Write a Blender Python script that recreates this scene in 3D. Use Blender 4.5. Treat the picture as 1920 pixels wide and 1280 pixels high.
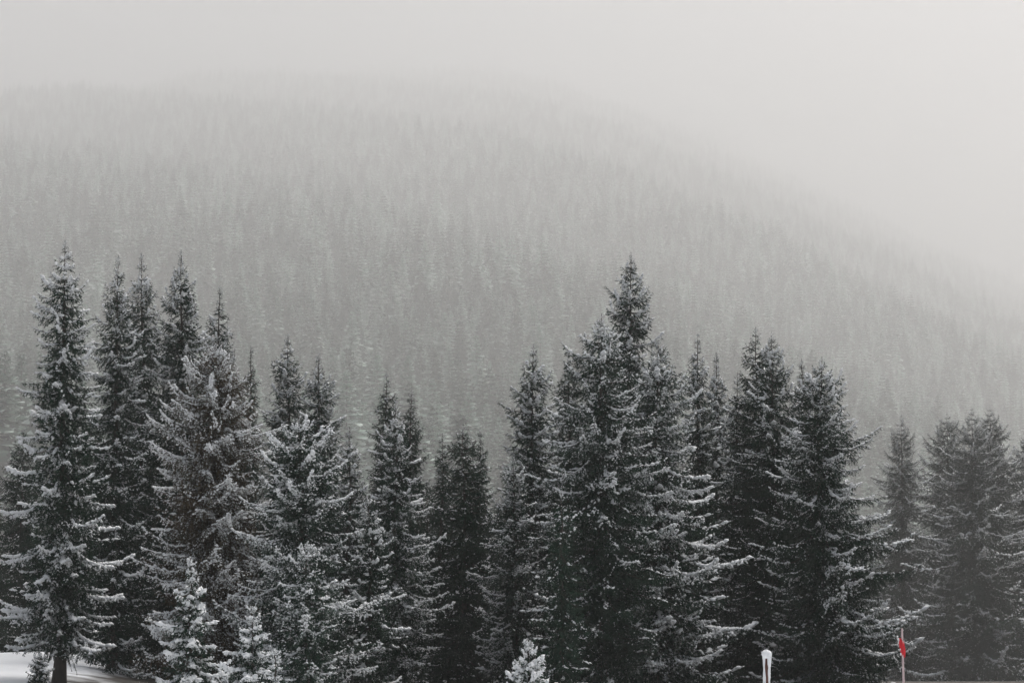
import bpy, math
import numpy as np

R = math.radians
scene = bpy.context.scene
for o in list(bpy.data.objects):
    bpy.data.objects.remove(o)
COL = scene.collection

# ------------------------------------------------------------------ camera
LENS = 85.0
FPX = LENS / 36.0 * 1920.0            # focal length in pixels of the 1920 px wide photograph
HROW = 1000.0                         # row of the horizon in the photograph
PITCH = math.atan((HROW - 640.0) / FPX)
cam = bpy.data.cameras.new('camera')
cam.lens = LENS
cam.sensor_width = 36.0
cam.clip_start = 0.5
cam.clip_end = 20000.0
camo = bpy.data.objects.new('camera', cam)
camo.location = (0, 0, 0)
camo.rotation_euler = (R(90) + PITCH, 0, 0)
COL.objects.link(camo)
scene.camera = camo

# ------------------------------------------------------------------ sky, sun, exposure
SUN_EL, SUN_AZ = 58.0, 44.0           # degrees; azimuth to the right of the view direction (+Y)
world = bpy.data.worlds.new('World')
scene.world = world
world.use_nodes = True
wn = world.node_tree.nodes
wl = world.node_tree.links
wn.clear()
wout = wn.new('ShaderNodeOutputWorld')
wbg = wn.new('ShaderNodeBackground')
wsky = wn.new('ShaderNodeTexSky')
wsky.sky_type = 'NISHITA'
wsky.sun_disc = False
wsky.sun_elevation = R(SUN_EL)
wsky.sun_rotation = R(SUN_AZ)
wsky.air_density = 1.0
wsky.dust_density = 6.0
wsky.ozone_density = 1.0
whs = wn.new('ShaderNodeHueSaturation')   # overcast: the cloud takes the blue out of the sky
whs.inputs['Saturation'].default_value = 0.42
wbg.inputs['Strength'].default_value = 0.10
wl.new(wsky.outputs['Color'], whs.inputs['Color'])
wl.new(whs.outputs['Color'], wbg.inputs['Color'])
wl.new(wbg.outputs['Background'], wout.inputs['Surface'])

sun = bpy.data.lights.new('sun', 'SUN')
sun.energy = 1.5
sun.angle = R(25)
sun.color = (1.0, 0.97, 0.94)
suno = bpy.data.objects.new('sun', sun)
suno.rotation_euler = (R(90 - SUN_EL), 0, R(180 - SUN_AZ))
suno.location = (60, 60, 120)
COL.objects.link(suno)

vs = scene.view_settings
vs.view_transform = 'Standard'
vs.look = 'None'
vs.exposure = 0.44
vs.gamma = 1.0
vs.use_curve_mapping = False
cy = scene.cycles
cy.use_denoising = True
cy.max_bounces = 6
cy.diffuse_bounces = 3
cy.volume_bounces = 2
cy.use_adaptive_sampling = False

HAZE_DENSITY = 0.00056


# ------------------------------------------------------------------ helpers
def tag(o, label=None, cat=None, group=None, kind=None):
    if label: o['label'] = label
    if cat: o['category'] = cat
    if group: o['group'] = group
    if kind: o['kind'] = kind
    return o


def nodes(name):
    m = bpy.data.materials.new(name)
    m.use_nodes = True
    return m, m.node_tree.nodes, m.node_tree.links, m.node_tree.nodes['Principled BSDF']


def foliage_mat(name, col_a, col_b, rough=0.75):
    m, n, l, b = nodes(name)
    info = n.new('ShaderNodeObjectInfo')
    geo = n.new('ShaderNodeNewGeometry')
    tex = n.new('ShaderNodeTexNoise')
    tex.inputs['Scale'].default_value = 1.3
    l.new(geo.outputs['Position'], tex.inputs['Vector'])
    add = n.new('ShaderNodeMath'); add.operation = 'MULTIPLY_ADD'
    l.new(info.outputs['Random'], add.inputs[0]); add.inputs[1].default_value = 0.5
    l.new(tex.outputs['Fac'], add.inputs[2])
    mr = n.new('ShaderNodeMapRange')
    mr.inputs['From Min'].default_value = 0.3; mr.inputs['From Max'].default_value = 1.1
    l.new(add.outputs[0], mr.inputs['Value'])
    mix = n.new('ShaderNodeMix'); mix.data_type = 'RGBA'
    mix.inputs['A'].default_value = (*col_a, 1); mix.inputs['B'].default_value = (*col_b, 1)
    l.new(mr.outputs['Result'], mix.inputs['Factor'])
    l.new(mix.outputs['Result'], b.inputs['Base Color'])
    b.inputs['Roughness'].default_value = rough
    b.inputs['Specular IOR Level'].default_value = 0.2
    return m


def bark_mat(name, ca, cb):
    m, n, l, b = nodes(name)
    tc = n.new('ShaderNodeTexCoord')
    mp = n.new('ShaderNodeMapping'); mp.inputs['Scale'].default_value = (9, 9, 2.2)
    tex = n.new('ShaderNodeTexNoise'); tex.inputs['Scale'].default_value = 2.0; tex.inputs['Detail'].default_value = 6
    l.new(tc.outputs['Object'], mp.inputs['Vector']); l.new(mp.outputs['Vector'], tex.inputs['Vector'])
    mix = n.new('ShaderNodeMix'); mix.data_type = 'RGBA'
    mix.inputs['A'].default_value = (*ca, 1); mix.inputs['B'].default_value = (*cb, 1)
    l.new(tex.outputs['Fac'], mix.inputs['Factor']); l.new(mix.outputs['Result'], b.inputs['Base Color'])
    bp = n.new('ShaderNodeBump'); bp.inputs['Strength'].default_value = 0.8; bp.inputs['Distance'].default_value = 0.03
    l.new(tex.outputs['Fac'], bp.inputs['Height']); l.new(bp.outputs['Normal'], b.inputs['Normal'])
    b.inputs['Roughness'].default_value = 0.9
    return m


def snow_mat(name, ca, cb, scale=6.0, bump=0.02):
    m, n, l, b = nodes(name)
    geo = n.new('ShaderNodeNewGeometry')
    tex = n.new('ShaderNodeTexNoise'); tex.inputs['Scale'].default_value = scale; tex.inputs['Detail'].default_value = 5
    l.new(geo.outputs['Position'], tex.inputs['Vector'])
    mix = n.new('ShaderNodeMix'); mix.data_type = 'RGBA'
    mix.inputs['A'].default_value = (*ca, 1); mix.inputs['B'].default_value = (*cb, 1)
    l.new(tex.outputs['Fac'], mix.inputs['Factor']); l.new(mix.outputs['Result'], b.inputs['Base Color'])
    if bump:
        bp = n.new('ShaderNodeBump'); bp.inputs['Strength'].default_value = 0.6; bp.inputs['Distance'].default_value = bump
        l.new(tex.outputs['Fac'], bp.inputs['Height']); l.new(bp.outputs['Normal'], b.inputs['Normal'])
    b.inputs['Roughness'].default_value = 0.7
    b.inputs['Specular IOR Level'].default_value = 0.2
    return m


def plain_mat(name, col, rough=0.6):
    m, n, l, b = nodes(name)
    tc = n.new('ShaderNodeTexCoord')
    tex = n.new('ShaderNodeTexNoise'); tex.inputs['Scale'].default_value = 14; tex.inputs['Detail'].default_value = 4
    l.new(tc.outputs['Object'], tex.inputs['Vector'])
    mix = n.new('ShaderNodeMix'); mix.data_type = 'RGBA'
    mix.inputs['A'].default_value = (*[c * 0.65 for c in col], 1); mix.inputs['B'].default_value = (*[min(1, c * 1.3) for c in col], 1)
    l.new(tex.outputs['Fac'], mix.inputs['Factor']); l.new(mix.outputs['Result'], b.inputs['Base Color'])
    b.inputs['Roughness'].default_value = rough
    return m


M_NEEDLE = foliage_mat('spruce_needles', (0.006, 0.024, 0.013), (0.016, 0.048, 0.027))
M_BROWN = foliage_mat('brownish_spruce_needles', (0.032, 0.025, 0.012), (0.082, 0.058, 0.030))
M_RIME = foliage_mat('rime_frosted_needles', (0.27, 0.32, 0.29), (0.46, 0.51, 0.48))
M_SNOW = snow_mat('fresh_snow', (0.82, 0.84, 0.85), (0.90, 0.91, 0.92), 9.0, 0)
M_BARK = bark_mat('spruce_bark', (0.030, 0.026, 0.022), (0.085, 0.072, 0.060))
M_TWIG = bark_mat('twig_bark', (0.030, 0.024, 0.018), (0.060, 0.046, 0.036))
def far_tone(f):
    a = np.array([0.010, 0.042, 0.024]); b = np.array([0.25, 0.36, 0.29])
    c = a + (b - a) * f
    m = foliage_mat('far_spruce_needles', tuple(c * 0.75), tuple(c * 1.3))
    m.node_tree.nodes['Noise Texture'].inputs['Scale'].default_value = 0.15
    return m


M_FARS = foliage_mat('far_frosted_boughs', (0.42, 0.51, 0.455), (0.64, 0.73, 0.68))

MATS = [M_NEEDLE, M_RIME, M_SNOW, M_TWIG]       # slots of every bough
NEEDLE, RIME, SNOW, TWIG = 0, 1, 2, 3


class MB:
    """collects triangles with material slots; build() links them as one mesh object"""
    def __init__(self):
        self.v, self.f, self.m, self.n = [], [], [], 0

    def add(self, v, f, m):
        v = np.asarray(v, dtype=np.float64).reshape(-1, 3)
        f = np.asarray(f, dtype=np.int64).reshape(-1, 3)
        if len(f) == 0:
            return
        self.v.append(v); self.f.append(f + self.n)
        mm = np.full(len(f), m) if np.isscalar(m) else np.asarray(m)
        self.m.append(mm); self.n += len(v)

    def mesh(self, name, mats, smooth=True):
        v = np.concatenate(self.v); f = np.concatenate(self.f); m = np.concatenate(self.m)
        me = bpy.data.meshes.new(name)
        me.vertices.add(len(v)); me.vertices.foreach_set('co', v.ravel().astype(np.float32))
        me.loops.add(len(f) * 3); me.loops.foreach_set('vertex_index', f.ravel().astype(np.int32))
        me.polygons.add(len(f)); me.polygons.foreach_set('loop_start', (np.arange(len(f)) * 3).astype(np.int32))
        me.polygons.foreach_set('material_index', m.astype(np.int32))
        me.polygons.foreach_set('use_smooth', np.full(len(f), smooth))
        for mt in mats: me.materials.append(mt)
        me.update(calc_edges=True)
        return me


def link(name, data, parent=None):
    o = bpy.data.objects.new(name, data)
    COL.objects.link(o)
    if parent is not None: o.parent = parent
    return o


def norm(a):
    return a / np.maximum(np.linalg.norm(a, axis=-1, keepdims=True), 1e-9)


def add_needles(mb, rng, p0, p1, per_m, length, width, rime):
    """needle triangles scattered round the twig segments p0 -> p1; a share `rime` of them frosted"""
    seg = p1 - p0
    ln = np.linalg.norm(seg, axis=1)
    cnt = rng.poisson(ln * per_m)
    idx = np.repeat(np.arange(len(ln)), cnt)
    if len(idx) == 0: return
    t = rng.random(len(idx))[:, None]
    p = p0[idx] + seg[idx] * t
    d = norm(seg[idx])
    rnd = rng.normal(size=(len(idx), 3))
    perp = norm(rnd - d * (rnd * d).sum(1, keepdims=True))
    nd = norm(d * 0.75 + perp * 0.8 + np.array([0, 0, -0.12]))
    side = norm(np.cross(nd, rng.normal(size=nd.shape)))
    L = length * rng.uniform(0.7, 1.25, len(idx))[:, None]
    a = p + side * width * 0.5; b = p - side * width * 0.5; c = p + nd * L
    v = np.stack([a, b, c], 1).reshape(-1, 3)
    f = np.arange(len(idx) * 3).reshape(-1, 3)
    up = perp[:, 2] > -0.1
    rm = np.broadcast_to(np.asarray(rime), (len(ln),))[idx]
    m = np.where((rng.random(len(idx)) < rm) & up, RIME, NEEDLE)
    mb.add(v, f, m)


OCT_F = np.array([[0, 2, 4], [2, 1, 4], [1, 3, 4], [3, 0, 4], [2, 0, 5], [1, 2, 5], [3, 1, 5], [0, 3, 5]])


def add_lumps(mb, rng, p, d, size, mat=SNOW):
    """small lumps of snow, longer along d, flat below"""
    n = len(p)
    if n == 0: return
    d = norm(d + rng.normal(size=d.shape) * 0.25)
    s = norm(np.cross(d, np.array([0, 0, 1.0]) + rng.normal(size=d.shape) * 0.15))
    u = np.cross(s, d)
    sz = np.asarray(size)[:, None]
    sx = sz * rng.uniform(1.0, 1.9, (n, 1)); sy = sz * rng.uniform(0.7, 1.2, (n, 1)); su = sz * rng.uniform(0.6, 1.0, (n, 1))
    v = np.stack([p + d * sx, p - d * sx, p + s * sy, p - s * sy, p + u * su, p - u * su * 0.5], 1).reshape(-1, 3)
    f = (OCT_F[None] + (np.arange(n) * 6)[:, None, None]).reshape(-1, 3)
    mb.add(v, f, mat)


def add_tube(mb, pts, rad, sides=6, mat=0, cap=True):
    pts = np.asarray(pts, float); rad = np.asarray(rad, float); n = len(pts)
    tan = norm(np.gradient(pts, axis=0))
    ref = np.array([0, 0, 1.0]) if abs(tan[0][2]) < 0.8 else np.array([1.0, 0, 0])
    s = norm(np.cross(tan, ref)); u = np.cross(s, tan)
    an = np.arange(sides) / sides * 2 * math.pi
    v = pts[:, None] + rad[:, None, None] * (np.cos(an)[None, :, None] * s[:, None] + np.sin(an)[None, :, None] * u[:, None])
    v = v.reshape(-1, 3)
    f = []
    for i in range(n - 1):
        for j in range(sides):
            a = i * sides + j; b = i * sides + (j + 1) % sides
            f += [[a, b, b + sides], [a, b + sides, a + sides]]
    if cap:
        v = np.vstack([v, pts[-1], pts[0]])
        k = len(v) - 2
        for j in range(sides):
            f.append([(n - 1) * sides + j, (n - 1) * sides + (j + 1) % sides, k])
            f.append([(j + 1) % sides, j, k + 1])
    mb.add(v, f, mat)


# ------------------------------------------------------------------ spruce boughs
def bough_mesh(name, L, rng, snow, rime, lump, pad=1.75, fine=1.0):
    """one spruce bough along +X: axis, side twigs hanging to both sides, needles, snow lying on top"""
    mb = MB()
    n = max(6, int(L / 0.08))
    t = np.linspace(0, 1, n)
    sag = rng.uniform(0.10, 0.22); up = rng.uniform(0.05, 0.22)
    z = L * (-sag * np.sin(math.pi * np.minimum(t * 0.85, 1)) + up * t ** 3)
    bend = rng.uniform(-0.12, 0.12)
    ax = np.stack([L * t, L * bend * t * t, z], 1)
    wig = np.cumsum(rng.normal(size=(n, 3)) * 0.008 * math.sqrt(L), 0); wig[0] = 0
    ax += wig
    add_tube(mb, ax, np.linspace(0.014 + 0.006 * L, 0.004, n), 4, TWIG)
    segs0, segs1, segw = [], [], []
    tan = norm(np.gradient(ax, axis=0))
    step = 0.062 if L > 0.6 else 0.045
    pos = np.arange(0.10 * L, L * 0.99, step)
    sgn = 1
    for s in pos:
        tt = s / L + rng.normal() * 0.01
        tt = min(max(tt, 0.02), 0.99)
        i = min(int(tt * (n - 1)), n - 2)
        p = ax[i] + (ax[i + 1] - ax[i]) * (tt * (n - 1) - i)
        d = tan[i]
        sgn = -sgn
        lat = (0.42 * min(L, 2.2) * (1 - tt) ** 0.75 * min(1, 0.35 + tt / 0.35) + 0.07) * rng.uniform(0.6, 1.25)
        if rng.random() < 0.06: continue
        ang = R(rng.uniform(38, 66)) * sgn
        dirv = np.array([d[0] * math.cos(ang) - d[1] * math.sin(ang), d[0] * math.sin(ang) + d[1] * math.cos(ang), d[2]])
        hang = rng.uniform(0.2, 0.95)
        k = max(3, int(lat / 0.07))
        tq = np.linspace(0, 1, k + 1)
        q = p + dirv * (lat * tq)[:, None] * (1 - 0.15 * tq)[:, None] + np.array([0, 0, -1.0]) * (hang * lat * tq ** 1.6)[:, None]
        q += rng.normal(size=q.shape) * 0.006
        segs0.append(q[:-1]); segs1.append(q[1:]); segw.append(np.full(k, 0.5 + 0.5 * tt))
        # twigs of the side twig
        if lat > 0.16:
            m = int(lat / 0.055)
            tb = rng.uniform(0.15, 0.95, m)
            for x in tb:
                j = min(int(x * k), k - 1)
                b0 = q[j] + (q[j + 1] - q[j]) * (x * k - j)
                dd = norm(q[j + 1] - q[j])
                a2 = R(rng.uniform(30, 60)) * (1 if rng.random() < 0.5 else -1)
                e = np.array([dd[0] * math.cos(a2) - dd[1] * math.sin(a2), dd[0] * math.sin(a2) + dd[1] * math.cos(a2), dd[2] - rng.uniform(0.0, 0.6)])
                l2 = min(0.22, lat * 0.45) * (1.1 - x) * rng.uniform(0.6, 1.2) + 0.03
                segs0.append(b0[None]); segs1.append((b0 + norm(e) * l2)[None]); segw.append(np.array([0.5 + 0.5 * tt]))
    segs0.append(ax[n // 5:-1]); segs1.append(ax[n // 5 + 1:]); segw.append(np.linspace(0.5, 1, n - 1 - n // 5))
    s0 = np.concatenate(segs0); s1 = np.concatenate(segs1); sw = np.concatenate(segw)
    add_needles(mb, rng, s0, s1, 135 * fine, 0.038, 0.0145, rime * sw)
    # snow: patches that come and go along the bough, thicker towards its tip
    ln = np.linalg.norm(s1 - s0, axis=1)
    ph = rng.uniform(0, 6.28, 3)
    mid = (s0 + s1) / 2
    patch = 0.5 + 0.5 * np.sin(mid[:, 0] * 5.1 + ph[0]) * np.sin(mid[:, 1] * 7.3 + ph[1]) + 0.25 * np.sin(mid[:, 0] * 13 + ph[2])
    sw = np.clip((sw - 0.5) * 2, 0, 1)
    flat = 1 - np.abs(norm(s1 - s0)[:, 2]) * 0.9
    prob = np.clip(snow * (0.15 + 1.1 * np.clip(patch, 0, 2)) * (0.08 + 0.85 * sw) * (0.2 + flat), 0, 2.2)
    cnt = rng.poisson(ln / 0.055 * prob)
    idx = np.repeat(np.arange(len(ln)), cnt)
    pp = s0[idx] + (s1 - s0)[idx] * rng.random((len(idx), 1)) + rng.normal(size=(len(idx), 3)) * 0.006
    pp[:, 2] += 0.008
    add_lumps(mb, rng, pp, (s1 - s0)[idx], lump * rng.uniform(0.5, 1.25, len(idx)) * (0.65 + 0.45 * sw[idx]))
    # ridge of snow along the axis itself
    m = int(L / 0.022)
    ta = rng.uniform(0.25, 1.0, m)
    keep = rng.random(m) < np.clip(snow * (0.4 + 0.9 * (np.sin(ta * 9 + ph[0]) > -0.3)), 0, 1)
    ta = ta[keep]
    i = np.minimum((ta * (n - 1)).astype(int), n - 2)
    pa = ax[i] + (ax[i + 1] - ax[i]) * (ta * (n - 1) - i)[:, None]
    pa[:, 2] += 0.012
    pa += rng.normal(size=pa.shape) * np.array([0.01, 0.032, 0.008])
    add_lumps(mb, rng, pa, tan[i], lump * pad * rng.uniform(0.45, 1.3, len(ta)))
    return mb


SIZES = [0.38, 0.72, 1.2, 1.85, 2.7]
# snow looks: (snow share, rimed needles, lump size)
LOOKS = {'dark': (0.17, 0.04, 0.023), 'dusted': (0.8, 0.16, 0.032), 'rimed': (1.15, 0.55, 0.029),
         'frosted': (1.7, 0.65, 0.031), 'laden': (1.3, 0.22, 0.042), 'heaped': (2.3, 0.45, 0.033)}
BOUGHS = {}
_rng = np.random.default_rng(7)
for look, (sn, ri, lu) in LOOKS.items():
    for si, L in enumerate(SIZES):
        if look == 'heaped' and L > 1.5: continue
        BOUGHS[look, si] = [bough_mesh('bough', L, _rng, sn * vk, ri * min(1, vk), lu, 1.3 if look in ('rimed', 'frosted') else 1.75).mesh('bough', MATS)
                            for vk in ((1.5, 0.9, 0.5, 0.12) if look != 'heaped' else (1.0, 1.1, 0.9, 1.0))]
# the brownish tree shares the shapes and has its own needle colour
for si in range(len(SIZES)):
    lst = []
    for me in BOUGHS['frosted', si]:
        c = me.copy(); c.materials[0] = M_BROWN; lst.append(c)
    BOUGHS['brown', si] = lst


# ------------------------------------------------------------------ terrain
SLOPE, Y0 = 0.222, 850.0
K = 0.50            # size of the front trees: an edge of young spruces, 5 to 9 m tall


def hnoise(x, y):
    return (np.sin(x * 0.0071 + y * 0.0043 + 1.3) * 14 + np.sin(x * 0.017 - y * 0.011 + 0.4) * 6
            + np.sin(x * 0.031 + y * 0.027 + 2.1) * 2.5)


def softplus(v, w):
    return w * np.logaddexp(0, v / w)


def ground_z(x, y):
    x = np.asarray(x, float); y = np.asarray(y, float)
    near = -np.sqrt(1.3 ** 2 + (0.0600 * np.clip(y, -100, 420)) ** 2)
    bump = 0.86 * np.exp(-((x + 10.0) / 3.5) ** 2 - ((y - 54) / 13.0) ** 2)      # low snowy rise behind the first tree
    near = near + bump + (0.05 * np.sin(x * 0.9 + y * 0.35) + 0.025 * np.sin(x * 2.3 - y * 1.7)) * np.exp(-((y - 50) / 50) ** 2)
    # the hillside climbs away from the valley, its flank turns away on one side, a rounded top closes it
    hill = softplus(y - Y0, 150.0) * SLOPE * np.clip((y - 160) / 200, 0, 1) - 0.47 * softplus(x - 95, 110.0) * np.clip((y - 300) / 300, 0, 1)
    hill = hill + hnoise(x, y) * np.clip((hill - 10) / 120, 0, 1)
    cap = 1300 - np.minimum(x + 330, 0) ** 2 / 950.0 + hnoise(x * 1.4, y * 1.4) * 1.2 - 0.35 * softplus(y - 6500, 300.0)
    cap = np.maximum(cap, -80)
    k = 40.0
    hill = -k * np.logaddexp(-hill / k, -cap / k)
    return near + np.maximum(hill, -130)


def axis_grid(parts):
    out = [parts[0][0]]
    for a, b, st in parts:
        nn = max(1, int(round((b - a) / st)))
        out += list(np.linspace(a, b, nn + 1)[1:])
    return np.array(out)


gx = axis_grid([(-3000, -400, 100), (-400, -60, 17), (-60, -20, 4), (-20, 20, 0.7), (20, 60, 4), (60, 400, 17), (400, 3400, 100)])
gy = axis_grid([(-200, 0, 20), (0, 40, 4), (40, 80, 0.8), (80, 180, 4), (180, 500, 10), (500, 9000, 60)])
X, Y = np.meshgrid(gx, gy)
Z = ground_z(X, Y)
nx, ny = len(gx), len(gy)
ii = (np.arange(ny - 1)[:, None] * nx + np.arange(nx - 1)[None]).ravel()
mb = MB()
mb.add(np.stack([X, Y, Z], -1).reshape(-1, 3),
       np.concatenate([np.stack([ii, ii + 1, ii + 1 + nx], 1), np.stack([ii, ii + 1 + nx, ii + nx], 1)]), 0)
# forest litter: also paints in the shade between the trees, snow in the open
def ground_mat():
    m, n, l, b = nodes('snow_litter_and_shade')
    vc = n.new('ShaderNodeVertexColor'); vc.layer_name = 'litter_shade'
    geo = n.new('ShaderNodeNewGeometry')
    tex = n.new('ShaderNodeTexNoise'); tex.inputs['Scale'].default_value = 0.9; tex.inputs['Detail'].default_value = 8
    l.new(geo.outputs['Position'], tex.inputs['Vector'])
    sm = n.new('ShaderNodeMix'); sm.data_type = 'RGBA'
    sm.inputs['A'].default_value = (0.66, 0.69, 0.72, 1); sm.inputs['B'].default_value = (0.82, 0.83, 0.84, 1)
    l.new(tex.outputs['Fac'], sm.inputs['Factor'])
    ad = n.new('ShaderNodeMath'); ad.operation = 'ADD'
    l.new(vc.outputs['Color'], ad.inputs[0]); l.new(tex.outputs['Fac'], ad.inputs[1])
    mr = n.new('ShaderNodeMapRange'); mr.inputs['From Min'].default_value = 0.85; mr.inputs['From Max'].default_value = 1.1
    l.new(ad.outputs[0], mr.inputs['Value'])
    mix = n.new('ShaderNodeMix'); mix.data_type = 'RGBA'
    l.new(mr.outputs['Result'], mix.inputs['Factor'])
    l.new(sm.outputs['Result'], mix.inputs['A']); mix.inputs['B'].default_value = (0.030, 0.025, 0.018, 1)
    l.new(mix.outputs['Result'], b.inputs['Base Color'])
    bp = n.new('ShaderNodeBump'); bp.inputs['Strength'].default_value = 0.6; bp.inputs['Distance'].default_value = 0.08
    l.new(tex.outputs['Fac'], bp.inputs['Height']); l.new(bp.outputs['Normal'], b.inputs['Normal'])
    b.inputs['Roughness'].default_value = 0.8
    return m


def gmesh():
    me = mb.mesh('ground', [ground_mat()])
    lit = np.clip((Y - 33) / 5, 0, 1) * np.where(Y < 420, 0.75, 0.5)
    clear = np.exp(-(((X + 10.6) / 2.7) ** 4) - ((Y - 50) / 11.0) ** 4)
    lit = lit * (1 - clear)
    ca = me.color_attributes.new('litter_shade', 'FLOAT_COLOR', 'POINT')
    c = np.repeat(lit.ravel()[:, None], 4, 1).astype(np.float32)
    ca.data.foreach_set('color', c.ravel())
    return me


ground = link('ground', gmesh())
tag(ground, kind='structure', label='snow covered ground falling away to a forested hillside')


def at(px, row, D):
    """point at distance D (along +Y) behind pixel (px, row) of the 1920 x 1280 photograph"""
    c, s = math.cos(PITCH), math.sin(PITCH)
    a = (px - 960.0) / FPX; b = (640.0 - row) / FPX
    dy = c - b * s; dz = s + b * c
    k = D / dy
    return np.array([a * k, D, dz * k])


def row_of(x, y, z):
    c, s = math.cos(PITCH), math.sin(PITCH)
    f = y * c + z * s; v = -y * s + z * c
    return 960 + FPX * x / f, 640 - FPX * v / f


# ------------------------------------------------------------------ spruce trees
def spruce(px, top, hw, D, look='dusted', label='', group=None, base=0.0, tier=0.37, lean=0.0,
           full=1.0, point=0.64, top_look=None, seed=0, droop=0.0, one_side=0.0, dens=6.0, low=0.35, name='spruce_tree'):
    rng = np.random.default_rng(1000 + seed)
    tip = at(px, top, D)
    gz = float(ground_z(tip[0] * K, D * K))
    H = tip[2] - gz / K
    Rm = hw * D / FPX * (1.0 if look == 'heaped' else 1.14)
    root = link(name, None)
    root.location = (tip[0] * K, D * K, gz)
    root.scale = (K, K, K)
    tag(root, label, 'tree', group)
    # trunk
    n = 14
    tt = np.linspace(0, 1, n)
    r0 = 0.012 * H + 0.03
    wob = np.cumsum(rng.normal(size=(n, 2)) * 0.010 * math.sqrt(H), 0); wob -= wob[-1] * tt[:, None] ** 1
    wob[0] = 0
    pts = np.stack([wob[:, 0] + lean * tt * (1 - tt), wob[:, 1], -0.15 + (H * 0.985 + 0.15) * tt], 1)
    rad = np.maximum(r0 * (1 - tt) ** 0.9, 0.008); rad[0] *= 1.35
    mb = MB(); add_tube(mb, pts, rad, 9, 0)
    link('trunk', mb.mesh('trunk', [M_BARK]), root)

    def trunk_at(h):       # h: share of the height from the ground
        f = h * (n - 1); i = min(int(f), n - 2)
        return pts[i] + (pts[i + 1] - pts[i]) * (f - i)

    def prof(d):           # crown radius, d: share of the height from the tip
        return Rm * min(1.0, (d / 0.64) ** point) * min(1.0, 0.28 + 0.72 * d / 0.11) * (1.0 if d < 0.75 else 1.0 - 0.2 * (d - 0.75) / 0.25)
    # crown: leader and the dead, dense inner twigs; the boughs hang from it
    mb = MB()
    m = int(150 * H * max(Rm, 0.5))
    hh = base + 0.03 + (0.90 - base) * (1 - np.sqrt(rng.random(m)))
    az = rng.uniform(0, 2 * math.pi, m)
    rr = np.array([prof(1 - h) for h in hh]) * rng.uniform(0.03, 0.5, m)
    cp = np.array([trunk_at(h) for h in hh]) + np.stack([np.cos(az) * rr, np.sin(az) * rr, rng.normal(size=m) * 0.1], 1)
    cd = np.stack([np.cos(az), np.sin(az), rng.uniform(-0.9, 0.1, m)], 1) * rng.uniform(0.08, 0.2, m)[:, None]
    add_needles(mb, rng, cp, cp + cd, 26, 0.13, 0.045, 0.0)
    lh = min(0.55, 0.05 * H + 0.15)
    l0 = trunk_at(1.0); l0[2] = H - lh
    l1 = trunk_at(1.0); l1[2] = H
    zz = np.linspace(0, 1, 8)[:, None]
    lp = l0 + (l1 - l0) * zz
    add_tube(mb, lp, np.linspace(0.014, 0.006, 8), 4, TWIG)
    add_needles(mb, rng, lp[:-1], lp[1:], 160, 0.03, 0.010, 0.3)
    k = 10
    for a in rng.uniform(0, 6.28, k):
        h0 = rng.uniform(0.1, 0.85)
        q0 = l0 + (l1 - l0) * h0
        q1 = q0 + np.array([math.cos(a) * 0.45, math.sin(a) * 0.45, 0.5]) * lh * 0.8 * (1.05 - h0)
        add_needles(mb, rng, q0[None], q1[None], 200, 0.03, 0.010, 0.3)
        s = rng.random((4, 1))
        add_lumps(mb, rng, q0 + (q1 - q0) * s + [0, 0, .01], np.repeat((q1 - q0)[None], 4, 0), np.full(4, 0.02))
    mats = list(MATS)
    if look == 'brown': mats[0] = M_BROWN
    crown = link('crown', mb.mesh('crown', mats), root)
    # boughs in whorls
    items = []
    h = H - lh * 0.75
    while h > base * H + 0.1:
        d = 1 - h / H
        cnt = int(round(dens * rng.uniform(0.75, 1.2) * (0.8 if d < 0.08 else 1.0) * full))
        a0 = rng.uniform(0, 6.28)
        wl_ = rng.uniform(0.88, 1.1)
        for q in range(cnt):
            a = a0 + q / max(cnt, 1) * 2 * math.pi + rng.normal() * 0.22
            L = prof(d) * wl_ * rng.uniform(0.68, 1.24)
            L *= 1 + one_side * math.cos(a)
            if rng.random() < 0.08: L *= rng.uniform(0.4, 0.7)
            items.append((h + rng.normal() * 0.05, a, max(L, 0.16), d))
        if d > 0.1 and tier > 0.3:          # shorter boughs between the whorls
            for q in range(int(2 * full + rng.random())):
                items.append((h - tier * rng.uniform(0.3, 0.7), rng.uniform(0, 6.28), max(0.16, prof(d) * rng.uniform(0.35, 0.75)), d))
        h -= tier * rng.uniform(0.8, 1.2) * (0.55 if d < 0.12 else 0.75 if d < 0.3 else 1.0)
    if len(items) > 298:
        items = [items[i] for i in sorted(rng.choice(len(items), 298, replace=False))]
    for (hz, a, L, d) in items:
        lk = look
        if top_look and d < 0.35 and rng.random() < 0.8: lk = top_look
        if lk == 'dusted' and d > 0.5 and rng.random() < low: lk = 'dark'
        if lk == 'heaped' and L > 1.6: lk = 'laden'
        si = int(np.argmin([abs(math.log(L / s)) for s in SIZES]))
        if (lk, si) not in BOUGHS: si = max(i for i in range(len(SIZES)) if (lk, i) in BOUGHS and SIZES[i] <= 1.5)
        me = BOUGHS[lk, si][int(rng.integers(4))]
        b = link('bough', me, crown)
        p = trunk_at(max(0.0, min(hz / H, 1)))
        b.location = (p[0], p[1], hz)
        pitch = 42 - 62 * min(1, d / 0.30) if d < 0.30 else -20 - 12 * (d - 0.3)
        pitch = pitch * 0.9 + 8 - droop + rng.normal() * 7
        b.rotation_euler = (rng.normal() * 0.18, -R(pitch), a)
        sc = L / SIZES[si]
        b.scale = (sc, sc * rng.uniform(0.9, 1.15) * (-1 if rng.random() < 0.5 else 1), sc * rng.uniform(0.85, 1.2))
    return root


FRONT = 'spruces of the front row'
T = []


def tree(*a, **k):
    k.setdefault('seed', len(T)); T.append(a)
    k.setdefault('group', FRONT)
    return spruce(*a, **k)


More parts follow.
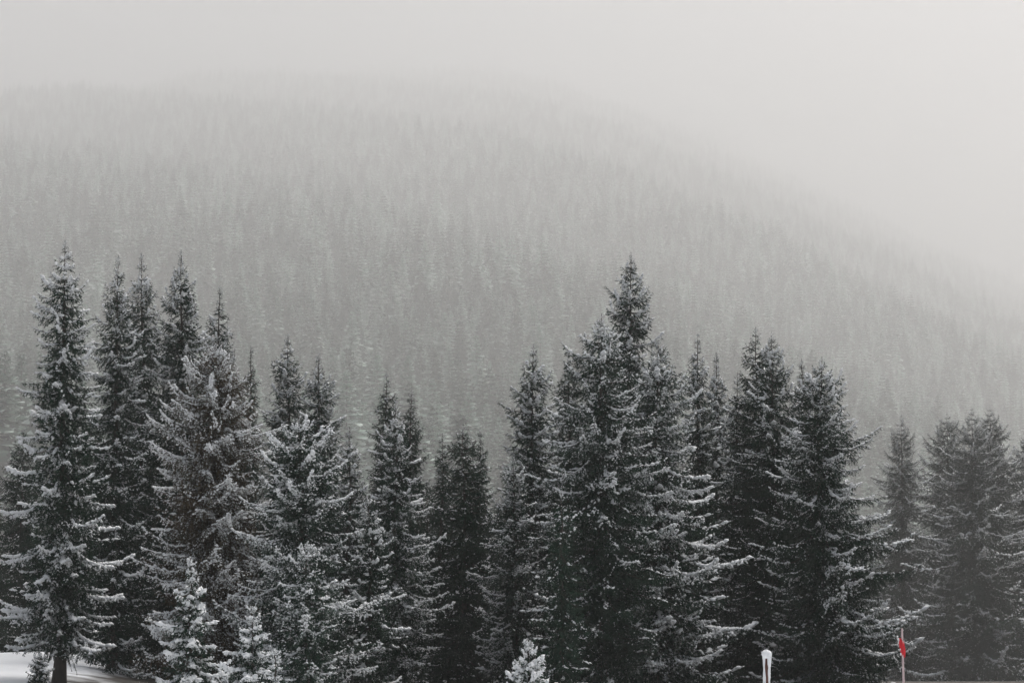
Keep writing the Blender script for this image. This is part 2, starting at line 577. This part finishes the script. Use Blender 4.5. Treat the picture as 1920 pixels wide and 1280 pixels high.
tree(122, 450, 112, 84, 'laden', 'tall spruce with separate snowy tiers and bare lower trunk before a snow patch', base=0.105, tier=0.54, top_look='dusted', dens=6, droop=9)
tree(222, 478, 84, 95, 'dusted', 'slim dark spruce behind the spruce with the bare lower trunk', tier=0.37)
tree(266, 472, 84, 103, 'dusted', 'grey-green spruce, rearmost of three tall spires beside the spruce with the bare trunk', tier=0.36)
tree(340, 468, 102, 97, 'dark', 'tall dark spruce directly behind the brownish spruce', tier=0.37, top_look='dusted')
tree(412, 535, 74, 101, 'dark', 'dark pointed spire rising right behind the tip of the brownish spruce', tier=0.36, top_look='dusted')
tree(403, 640, 142, 77, 'brown', 'broad blunt brownish spruce covered in fine frost', tier=0.30, point=0.5, dens=7.5)
tree(470, 648, 36, 112, 'dark', 'very slim dark spruce peeking out behind the brownish spruce', tier=0.36)
tree(540, 625, 84, 101, 'dark', 'dark pointed spruce behind the blunt frosted spruce, taller of a pair', tier=0.37, top_look='dusted')
tree(598, 660, 84, 99, 'dusted', 'lower spruce of the dark pair behind the blunt frosted spruce', tier=0.37)
tree(560, 775, 138, 74, 'frosted', 'blunt frosted grey spruce with its dark trunk showing through thin boughs', tier=0.36, point=0.5, top_look='dusted', dens=5.5)
tree(655, 800, 58, 90, 'dusted', 'thin spruce with open crown between two frosted spruces', tier=0.42, dens=5)
tree(725, 700, 58, 99, 'dark', 'pointed dark spruce behind the frosted spruce with ragged sides, taller of two', tier=0.37)
tree(772, 730, 55, 98, 'dark', 'shorter dark spruce behind the frosted spruce with ragged sides', tier=0.37)
tree(742, 748, 82, 84, 'rimed', 'frosted spruce with ragged sides in front of two dark spruces', tier=0.38, top_look='dusted', droop=4)
tree(868, 795, 82, 88, 'dark', 'short dense very dark spruce with blunt snow-flecked top', tier=0.36, point=0.6)
tree(830, 812, 40, 96, 'dark', 'thin dark spire close against the dense blunt dark spruce, lower one', tier=0.36)
tree(900, 800, 42, 95, 'dark', 'thin dark spire close against the dense blunt dark spruce, higher one', tier=0.36)
tree(1000, 645, 94, 91, 'dusted', 'narrow spire with snow flecks beside the big dark-hearted spruce', tier=0.37)
tree(1065, 668, 84, 96, 'dark', 'dark spruce squeezed between the narrow flecked spire and the dark-hearted spruce', tier=0.37)
tree(1183, 473, 112, 93, 'dark', 'tallest spruce of the central cluster with sharp dark tip', tier=0.45, top_look='dusted', dens=7)
tree(1128, 588, 150, 80, 'dusted', 'big dark-hearted spruce with snow clumps in front of the tallest one', tier=0.38, point=0.58, top_look='rimed', droop=8, low=0.75)
tree(1234, 632, 128, 83, 'laden', 'snowy spruce with long level boughs reaching over the gap, in the central cluster', tier=0.42, top_look='rimed', one_side=0.20, dens=6.5)
tree(1308, 625, 62, 99, 'dark', 'dark spire beside the snowy spruce with long level boughs', tier=0.37, top_look='dusted')
tree(1343, 660, 52, 101, 'dusted', 'lower companion of the dark spire next to the level-boughed spruce', tier=0.37)
tree(1383, 698, 66, 95, 'dusted', 'drooping spruce with diagonal snow streaks on its flank', tier=0.42, droop=16)
tree(1417, 612, 84, 94, 'dark', 'dark spruce with sharp tip, taller twin of the dark pair', tier=0.37)
tree(1446, 622, 100, 90, 'dark', 'blunt spruce standing before the sharp-tipped dark twin', tier=0.37, point=0.58, top_look='dusted')
tree(1503, 672, 68, 97, 'dark', 'dark spruce partly hidden by the wide spruce with frosted outer boughs', tier=0.37)
tree(1541, 668, 146, 86, 'dusted', 'wide dark spruce with frosted outer boughs hanging behind the red flag', tier=0.38, point=0.68, one_side=0.10, dens=7)
MIST = 'spruces farther back in the mist'
tree(1690, 775, 82, 380, 'dusted', 'misty blue-grey pointed spruce standing alone beside the dense misty cluster', group=MIST, tier=1.3)
tree(1775, 772, 114, 395, 'dusted', 'misty spruce at the outer side of the dense cluster, next to the lone misty one', group=MIST, tier=1.3)
tree(1822, 764, 114, 365, 'dusted', 'misty spruce in the middle of the dense cluster', group=MIST, tier=1.3)
tree(1856, 758, 110, 385, 'dusted', 'highest misty spruce of the dense cluster', group=MIST, tier=1.3)
tree(1925, 800, 95, 395, 'dusted', 'lowest misty spruce closing the dense cluster', group=MIST, tier=1.3)
# younger trees in front
YOUNG = 'young spruces before the front row'
tree(690, 925, 66, 77, 'dusted', 'slender young spruce with evenly stacked snowy tiers and dark stem', group=YOUNG, tier=0.42, dens=5)
tree(576, 1012, 80, 71, 'rimed', 'young spruce with snowy boughs at the foot of the blunt frosted spruce', group=YOUNG, tier=0.37)
tree(962, 850, 74, 85, 'rimed', 'frost-grey young spruce before the narrow flecked spire', group=YOUNG, tier=0.36)
tree(1052, 918, 60, 74, 'dark', 'young spruce with upright snowy leader before the dark-hearted spruce', group=YOUNG, tier=0.42, dens=4.5, droop=14)
tree(357, 1042, 74, 62, 'heaped', 'little fir heaped with snow, with a bare leader shoot on top', group=YOUNG, tier=0.40, point=0.95, dens=5.5, base=0.0)
tree(471, 1132, 66, 60, 'heaped', 'lower of the two little snow-heaped firs standing together', group=YOUNG, tier=0.34, point=0.95, dens=5.5, base=0.0)
tree(515, 1215, 22, 58, 'heaped', 'thin snowy sapling beside the lower snow-heaped fir', group=YOUNG, tier=0.22, dens=4, base=0.0)
tree(987, 1195, 46, 60, 'heaped', 'tiny white sapling with upswept boughs below the frost-grey young spruce', group=YOUNG, tier=0.22, dens=5, base=0.0, droop=-22)
tree(76, 1226, 20, 82, 'dusted', 'small dark bushy seedling on the snow patch beside the bare trunk', group=YOUNG, tier=0.12, dens=6, base=0.0, point=0.3)
# shaded trees that close the gaps of the front row
srng = np.random.default_rng(77)
SHADE = [(45, 800, 'seen through the tiers of the bare-trunked spruce'), (-25, 860, 'standing on the outer side of the bare-trunked spruce'),
         (170, 760, 'between the bare-trunked spruce and the slim dark one'), (235, 830, 'behind the grey-green spire'),
         (300, 800, 'between the grey-green spire and the tall dark spruce'), (375, 880, 'behind the shaded foot of the tall dark spruce'),
         (455, 860, 'behind the lower flank of the brownish spruce'), (520, 900, 'between the brownish and the blunt frosted spruce'),
         (610, 905, 'behind the blunt frosted spruce'), (665, 900, 'behind the thin spruce with open crown'),
         (710, 890, 'behind the slender young spruce with stacked tiers'), (800, 900, 'between the ragged frosted spruce and the dense dark one'),
         (850, 930, 'behind the dense very dark spruce'), (935, 935, 'between the dense dark spruce and the frost-grey young one'),
         (985, 900, 'behind the frost-grey young spruce'), (1040, 850, 'behind the young spruce with upright leader'),
         (1095, 800, 'behind the dark-hearted spruce'), (1160, 860, 'between the dark-hearted and the level-boughed spruce'),
         (1280, 860, 'behind the tips of the long level boughs'), (1330, 880, 'behind the foot of the dark spire by the level boughs'),
         (1390, 850, 'behind the drooping spruce with diagonal snow streaks'), (1480, 800, 'between the dark twins and the wide spruce'),
         (1560, 880, 'behind the wide spruce with frosted outer boughs'), (1608, 965, 'behind the outer boughs next to the red flag')]
for px, top, where in SHADE:
    tree(px, top, 82, srng.uniform(105, 128) + (22 if px < 60 else 0), 'dark', 'dark shaded spruce ' + where,
         group='shaded spruces behind the front row', tier=0.45)

# ------------------------------------------------------------------ hillside forest
def far_spruce(name, rng, H, Rm, whorls, per, frost, fine, tone):
    needles = far_tone(tone)
    """whole spruce of the far hillside as trunk and crown meshes"""
    tk = MB()
    add_tube(tk, np.array([[0, 0, -1.0], [0.05, 0, H * 0.5], [0, 0, H * 0.99]]), [0.30, 0.18, 0.03], 5, 0)
    mb = MB()
    P0, P1, SD, HW = [], [], [], []
    for w in range(whorls):
        d = (w + 0.35) / whorls
        h = H * (1 - d * 0.93)
        a0 = rng.uniform(0, 6.28)
        for q in range(per):
            a = a0 + q / per * 6.28 + rng.normal() * 0.25
            L = Rm * min(1, (d / 0.7) ** 0.8) * rng.uniform(0.6, 1.2) + 0.25
            dr = np.array([math.cos(a), math.sin(a), 0])
            sl = 0.5 - 1.1 * min(1, d / 0.35) + rng.normal() * 0.12
            p0 = np.array([0, 0, h + rng.normal() * 0.15]) + dr * 0.1 * L
            p1 = p0 + dr * L * 0.55 + np.array([0, 0, sl * L * 0.5])
            p2 = p0 + dr * L + np.array([0, 0, sl * L * 0.75])
            s = np.array([-dr[1], dr[0], 0]) * L * rng.uniform(0.34, 0.5)
            j = lambda: rng.normal(size=3) * 0.12
            hang = np.array([0, 0, -0.18 * L])
            v = [p0, p1 + s + hang + j(), p1 + j() * .5, p1 - s + hang + j(), p2 + s * 0.35 + hang * .6 + j(), p2 + j(), p2 - s * 0.35 + hang * .6 + j()]
            f = [[0, 1, 2], [0, 2, 3], [1, 4, 2], [2, 5, 3], [4, 5, 2], [5, 6, 3]]
            m = np.where(rng.random(6) < frost * (1.35 - d) * np.array([0.1, 0.1, 0.6, 0.6, 0.9, 0.9]), 1, 0)  # frost thins towards the base, also painting in the shading there
            mb.add(v, f, m)
            # ragged hanging twigs
            for e in range(fine):
                t = rng.uniform(0.25, 1.0); c = p0 + (p2 - p0) * t + s * rng.uniform(-0.9, 0.9) * (1 - 0.5 * t)
                ee = np.array([rng.normal() * 0.25, rng.normal() * 0.25, -rng.uniform(0.25, 0.6)]) + dr * 0.35
                wv = np.array([-dr[1], dr[0], 0]) * rng.uniform(0.08, 0.16)
                mb.add([c + wv, c - wv, c + ee], [[0, 1, 2]], 0)
                if rng.random() < frost:
                    c = c + np.array([0, 0, 0.07])
                    mb.add([c + wv * 1.3, c - wv * 1.3, c + dr * rng.uniform(0.2, 0.5) + [0, 0, .05]], [[0, 1, 2]], 1)
    return tk.mesh('trunk', [M_BARK]), mb.mesh('crown', [needles, M_FARS], smooth=False), (tk, mb, needles)


frng = np.random.default_rng(21)
NEARV = [far_spruce('near', frng, 38, frng.uniform(5.0, 6.8), 34, 9, fr, 6, tn) for fr, tn in ((0.10, 0.05), (0.4, 0.36), (0.7, 0.7), (0.25, 0.15), (1.0, 1.0), (0.04, 0.0))]
FARV = [far_spruce('far', frng, 38, frng.uniform(5.0, 7.0), 24, 8, fr, 2, tn) for fr, tn in ((0.2, 0.08), (0.5, 0.45), (1.0, 1.0), (0.05, 0.0))]

pts = []
y = 660.0
while y < 6600:
    st = 10.5 + 0.0017 * y
    half = y * math.tan(R(15.5)) + 30
    x = np.arange(-half, half, st)
    xx = x + frng.uniform(-0.48, 0.48, len(x)) * st
    yy = y + frng.uniform(-0.48, 0.48, len(x)) * st
    pts.append(np.stack([xx, yy], 1))
    y += st
pts = np.concatenate(pts)
gapn = np.sin(pts[:, 0] * 0.05 + 1) * np.sin(pts[:, 1] * 0.037) + np.sin(pts[:, 0] * 0.021 + pts[:, 1] * 0.017)
pts = pts[frng.random(len(pts)) < 0.93 - 0.12 * gapn]
zz = ground_z(pts[:, 0], pts[:, 1])
hs = np.clip(frng.normal(1.0, 0.22, len(pts)), 0.5, 1.4) * (1 + 0.14 * np.sin(pts[:, 0] * 0.043 + 1) * np.sin(pts[:, 1] * 0.029))
hs *= 1 + 0.25 * np.clip((1500 - pts[:, 1]) / 500, 0, 1)
ws = hs * frng.uniform(0.8, 1.2, len(pts))
rot = frng.uniform(0, 6.28, len(pts))

# the skyline of the front trees tells which hillside trees can be seen
sky = np.full(1920, 1300.0)
xs = np.arange(1920)
for (px, top, hw, D, *_r) in T:
    sky = np.minimum(sky, top + np.abs(xs - px) / max(hw, 1) * (1262 - top) * 0.62)
px, rw = row_of(pts[:, 0], pts[:, 1], zz + 38 * hs)
inside = (px > 0) & (px < 1919) & (rw > 0)
vis = inside & (rw < sky[np.clip(px, 0, 1919).astype(int)] - 12)
size = 38 * hs / pts[:, 1] * vis
order = np.argsort(-size)
single = order[:300]
rest = np.ones(len(pts), bool); rest[single] = False
FROST = ['dark spruce with little frost', 'evenly frosted grey spruce', 'pale heavily frosted spruce', 'lightly frosted spruce',
         'almost white frost-covered spruce', 'darkest bare green spruce']
for i in single:
    kd = int(frng.integers(len(NEARV)))
    tk, cr, _ = NEARV[kd]
    r = link('spruce_tree', None)
    r.location = (pts[i, 0], pts[i, 1], zz[i]); r.rotation_euler = (0, 0, rot[i]); r.scale = (ws[i], ws[i], hs[i])
    tag(r, FROST[kd] + ' fading into the fog on the hillside', 'tree', 'spruces on the foggy hillside')
    link('trunk', tk, r); link('crown', cr, r)

# the many others: one stuff object, instanced by geometry nodes
pm = bpy.data.meshes.new('hillside_forest')
rp = pts[rest]
pm.vertices.add(len(rp))
pm.vertices.foreach_set('co', np.column_stack([rp, zz[rest]]).ravel().astype(np.float32))
a = pm.attributes.new('tree_scale', 'FLOAT_VECTOR', 'POINT')
a.data.foreach_set('vector', np.column_stack([ws[rest], ws[rest], hs[rest]]).ravel().astype(np.float32))
a = pm.attributes.new('tree_turn', 'FLOAT_VECTOR', 'POINT')
a.data.foreach_set('vector', np.column_stack([0 * rot[rest], 0 * rot[rest], rot[rest]]).ravel().astype(np.float32))
a = pm.attributes.new('tree_kind', 'INT', 'POINT')
kind = np.where(rp[:, 1] < 1500, frng.integers(0, 6, len(rp)), 6 + frng.integers(0, 4, len(rp)))
a.data.foreach_set('value', kind.astype(np.int32))
forest = link('hillside_forest', pm)
tag(forest, 'dense frosted spruce forest fading into fog up the hillside', 'forest', kind='stuff')
ng = bpy.data.node_groups.new('scatter', 'GeometryNodeTree')
ng.interface.new_socket('Geometry', in_out='INPUT', socket_type='NodeSocketGeometry')
ng.interface.new_socket('Geometry', in_out='OUTPUT', socket_type='NodeSocketGeometry')
N, Lk = ng.nodes, ng.links
gi = N.new('NodeGroupInput'); go = N.new('NodeGroupOutput')
join = N.new('GeometryNodeGeometryToInstance')
for tk, cr, (tb, cb, nm) in reversed(NEARV + FARV):
    mb = MB()
    for v, f, m in zip(tb.v, tb.f, tb.m): mb.v.append(v); mb.f.append(f); mb.m.append(np.full(len(f), 2))
    off = tb.n
    for v, f, m in zip(cb.v, cb.f, cb.m): mb.v.append(v); mb.f.append(f + off); mb.m.append(m)
    src = bpy.data.objects.new('forest_spruce', mb.mesh('forest_spruce', [nm, M_FARS, M_BARK], smooth=False))
    oi = N.new('GeometryNodeObjectInfo'); oi.inputs['Object'].default_value = src
    Lk.new(oi.outputs['Geometry'], join.inputs['Geometry'])
iop = N.new('GeometryNodeInstanceOnPoints')
iop.inputs['Pick Instance'].default_value = True


def attr(nm, typ):
    nd = N.new('GeometryNodeInputNamedAttribute'); nd.data_type = typ; nd.inputs['Name'].default_value = nm
    return nd.outputs['Attribute']


Lk.new(gi.outputs[0], iop.inputs['Points'])
Lk.new(join.outputs[0], iop.inputs['Instance'])
Lk.new(attr('tree_kind', 'INT'), iop.inputs['Instance Index'])
e2r = N.new('FunctionNodeEulerToRotation')
Lk.new(attr('tree_turn', 'FLOAT_VECTOR'), e2r.inputs[0])
Lk.new(e2r.outputs[0], iop.inputs['Rotation'])
Lk.new(attr('tree_scale', 'FLOAT_VECTOR'), iop.inputs['Scale'])
Lk.new(iop.outputs[0], go.inputs[0])
md = forest.modifiers.new('scatter', 'NODES'); md.node_group = ng

# ------------------------------------------------------------------ small things in front
M_RUST = plain_mat('rust_brown_wood', (0.10, 0.035, 0.022), 0.8)
M_POLE = plain_mat('frosted_pole', (0.55, 0.42, 0.42), 0.5)
M_FLAG = plain_mat('red_flag_cloth', (0.62, 0.012, 0.022), 0.7)
prng = np.random.default_rng(5)

# post with a snow cap and snow frozen to its sides
D = 21.0
topp = at(1437, 1217, D)
gz = float(ground_z(topp[0], D))
Hp = topp[2] - gz
post = link('post', None); post.location = (topp[0], D, gz); post.scale = (.5, .5, .5); Hp /= .5
tag(post, 'rust-brown post with round snow cap and snow frozen to its sides', 'post')
mb = MB()
add_tube(mb, [[0, 0, -0.3], [0, 0, Hp * 0.5], [0.0, 0, Hp - 0.10]], [0.045, 0.045, 0.045], 12, 0)
link('stake', mb.mesh('stake', [M_RUST]), post)


def blob(name, parent, mat, pts_, rad, sides=14, noise=0.08):
    m_ = MB(); add_tube(m_, pts_, rad, sides, 0)
    for v in m_.v: v += prng.normal(size=v.shape) * np.mean(rad) * noise
    return link(name, m_.mesh(name, [mat]), parent)


zz_ = np.linspace(0, 1, 11)
cap_r = 0.092 * np.sqrt(np.clip(1 - (2 * zz_ - 1) ** 2, 0.01, 1)) * np.where(zz_ < 0.4, 0.93, 1.0)
blob('snow_cap', post, M_SNOW, np.stack([0.012 * zz_ - 0.003, 0 * zz_, Hp - 0.165 + 0.165 * zz_], 1), cap_r, 16, 0.03)
for s, w in ((-1, 0.030), (1, 0.036)):
    zs = np.linspace(-0.1, Hp - 0.08, 30)
    rr = w * (1 + 0.2 * np.sin(zs * 9 + s) + 0.1 * np.sin(zs * 23))
    blob('snow_crust', post, M_SNOW, np.stack([s * (0.036 + 0.004 * np.sin(zs * 5)), -0.012 + 0 * zs, zs], 1), rr, 10, 0.06)

# marker pole with a furled red flag
D = 23.0
tp = at(1691, 1177, D)
gz = float(ground_z(tp[0], D)); Hp = tp[2] - gz
fl = link('marker_flag', None); fl.location = (tp[0], D, gz); fl.scale = (.5, .5, .5); Hp /= .5
tag(fl, 'thin frosted marker pole with a furled red flag', 'flag')
mb = MB()
add_tube(mb, [[0.03, 0, -0.3], [0.02, 0, Hp * 0.5], [0, 0, Hp]], [0.021, 0.021, 0.019], 10, 0)
link('pole', mb.mesh('pole', [M_POLE]), fl)
# the cloth hangs in folds round the pole
nu, nv = 26, 16
top_f, low = Hp - 0.20, Hp - 0.53
V = []
for j in range(nv):
    v = j / (nv - 1)
    z = top_f + (low - top_f) * v
    wd = 0.040 * (0.45 + 1.0 * math.sin(math.pi * min(1, v * 0.9 + 0.08)) ** 0.8)
    for i in range(nu):
        an = i / nu * 2 * math.pi
        r = wd * (1 + 0.22 * math.sin(5 * an + v * 3) + 0.1 * math.sin(9 * an - v * 5))
        cx = -0.030 + 0.062 * v
        V.append([cx + r * math.cos(an) * 0.85, r * math.sin(an) * 0.7, z + 0.02 * math.sin(3 * an)])
F = []
for j in range(nv - 1):
    for i in range(nu):
        a_ = j * nu + i; b_ = j * nu + (i + 1) % nu
        F += [[a_, b_, b_ + nu], [a_, b_ + nu, a_ + nu]]
V += [[-0.03, 0, top_f + 0.015], [0.032, 0, low - 0.02]]
for i in range(nu):
    F.append([(i + 1) % nu, i, len(V) - 2]); F.append([(nv - 1) * nu + i, (nv - 1) * nu + (i + 1) % nu, len(V) - 1])
mb = MB(); mb.add(V, F, 0)
link('flag_cloth', mb.mesh('flag_cloth', [M_FLAG]), fl)
sv = MB()
pz = prng.uniform(low, top_f + 0.05, 26)
add_lumps(sv, prng, np.stack([-0.075 + 0.06 * (top_f - pz) / 0.35 + prng.normal(size=26) * .01, prng.normal(size=26) * .02 - .02, pz], 1),
          np.tile([0.1, 0, 1.0], (26, 1)), np.full(26, 0.016), 0)
link('snow_crust', sv.mesh('snow_crust', [M_SNOW]), fl)

# ------------------------------------------------------------------ haze
lo = float(Z.min()) - 1.0
hi = float(Z.max()) + 45.0
x0, x1, y0, y1 = -3050, 3450, -250, 9100
mb = MB()
mb.add([[x0, y0, lo], [x1, y0, lo], [x1, y1, lo], [x0, y1, lo], [x0, y0, hi], [x1, y0, hi], [x1, y1, hi], [x0, y1, hi]],
       [[0, 2, 1], [0, 3, 2], [4, 5, 6], [4, 6, 7], [0, 1, 5], [0, 5, 4], [1, 2, 6], [1, 6, 5], [2, 3, 7], [2, 7, 6], [3, 0, 4], [3, 4, 7]], 0)
mh = bpy.data.materials.new('haze_air')
mh.use_nodes = True
hn = mh.node_tree.nodes; hn.clear()
ho = hn.new('ShaderNodeOutputMaterial')
hv = hn.new('ShaderNodeVolumePrincipled')
hv.inputs['Color'].default_value = (0.982, 0.977, 0.969, 1)
hv.inputs['Density'].default_value = HAZE_DENSITY
hv.inputs['Anisotropy'].default_value = 0.56
mh.node_tree.links.new(hv.outputs['Volume'], ho.inputs['Volume'])
haze = link('haze', mb.mesh('haze', [mh], smooth=False))
tag(haze, 'pale winter fog filling the valley', 'haze', kind='stuff')
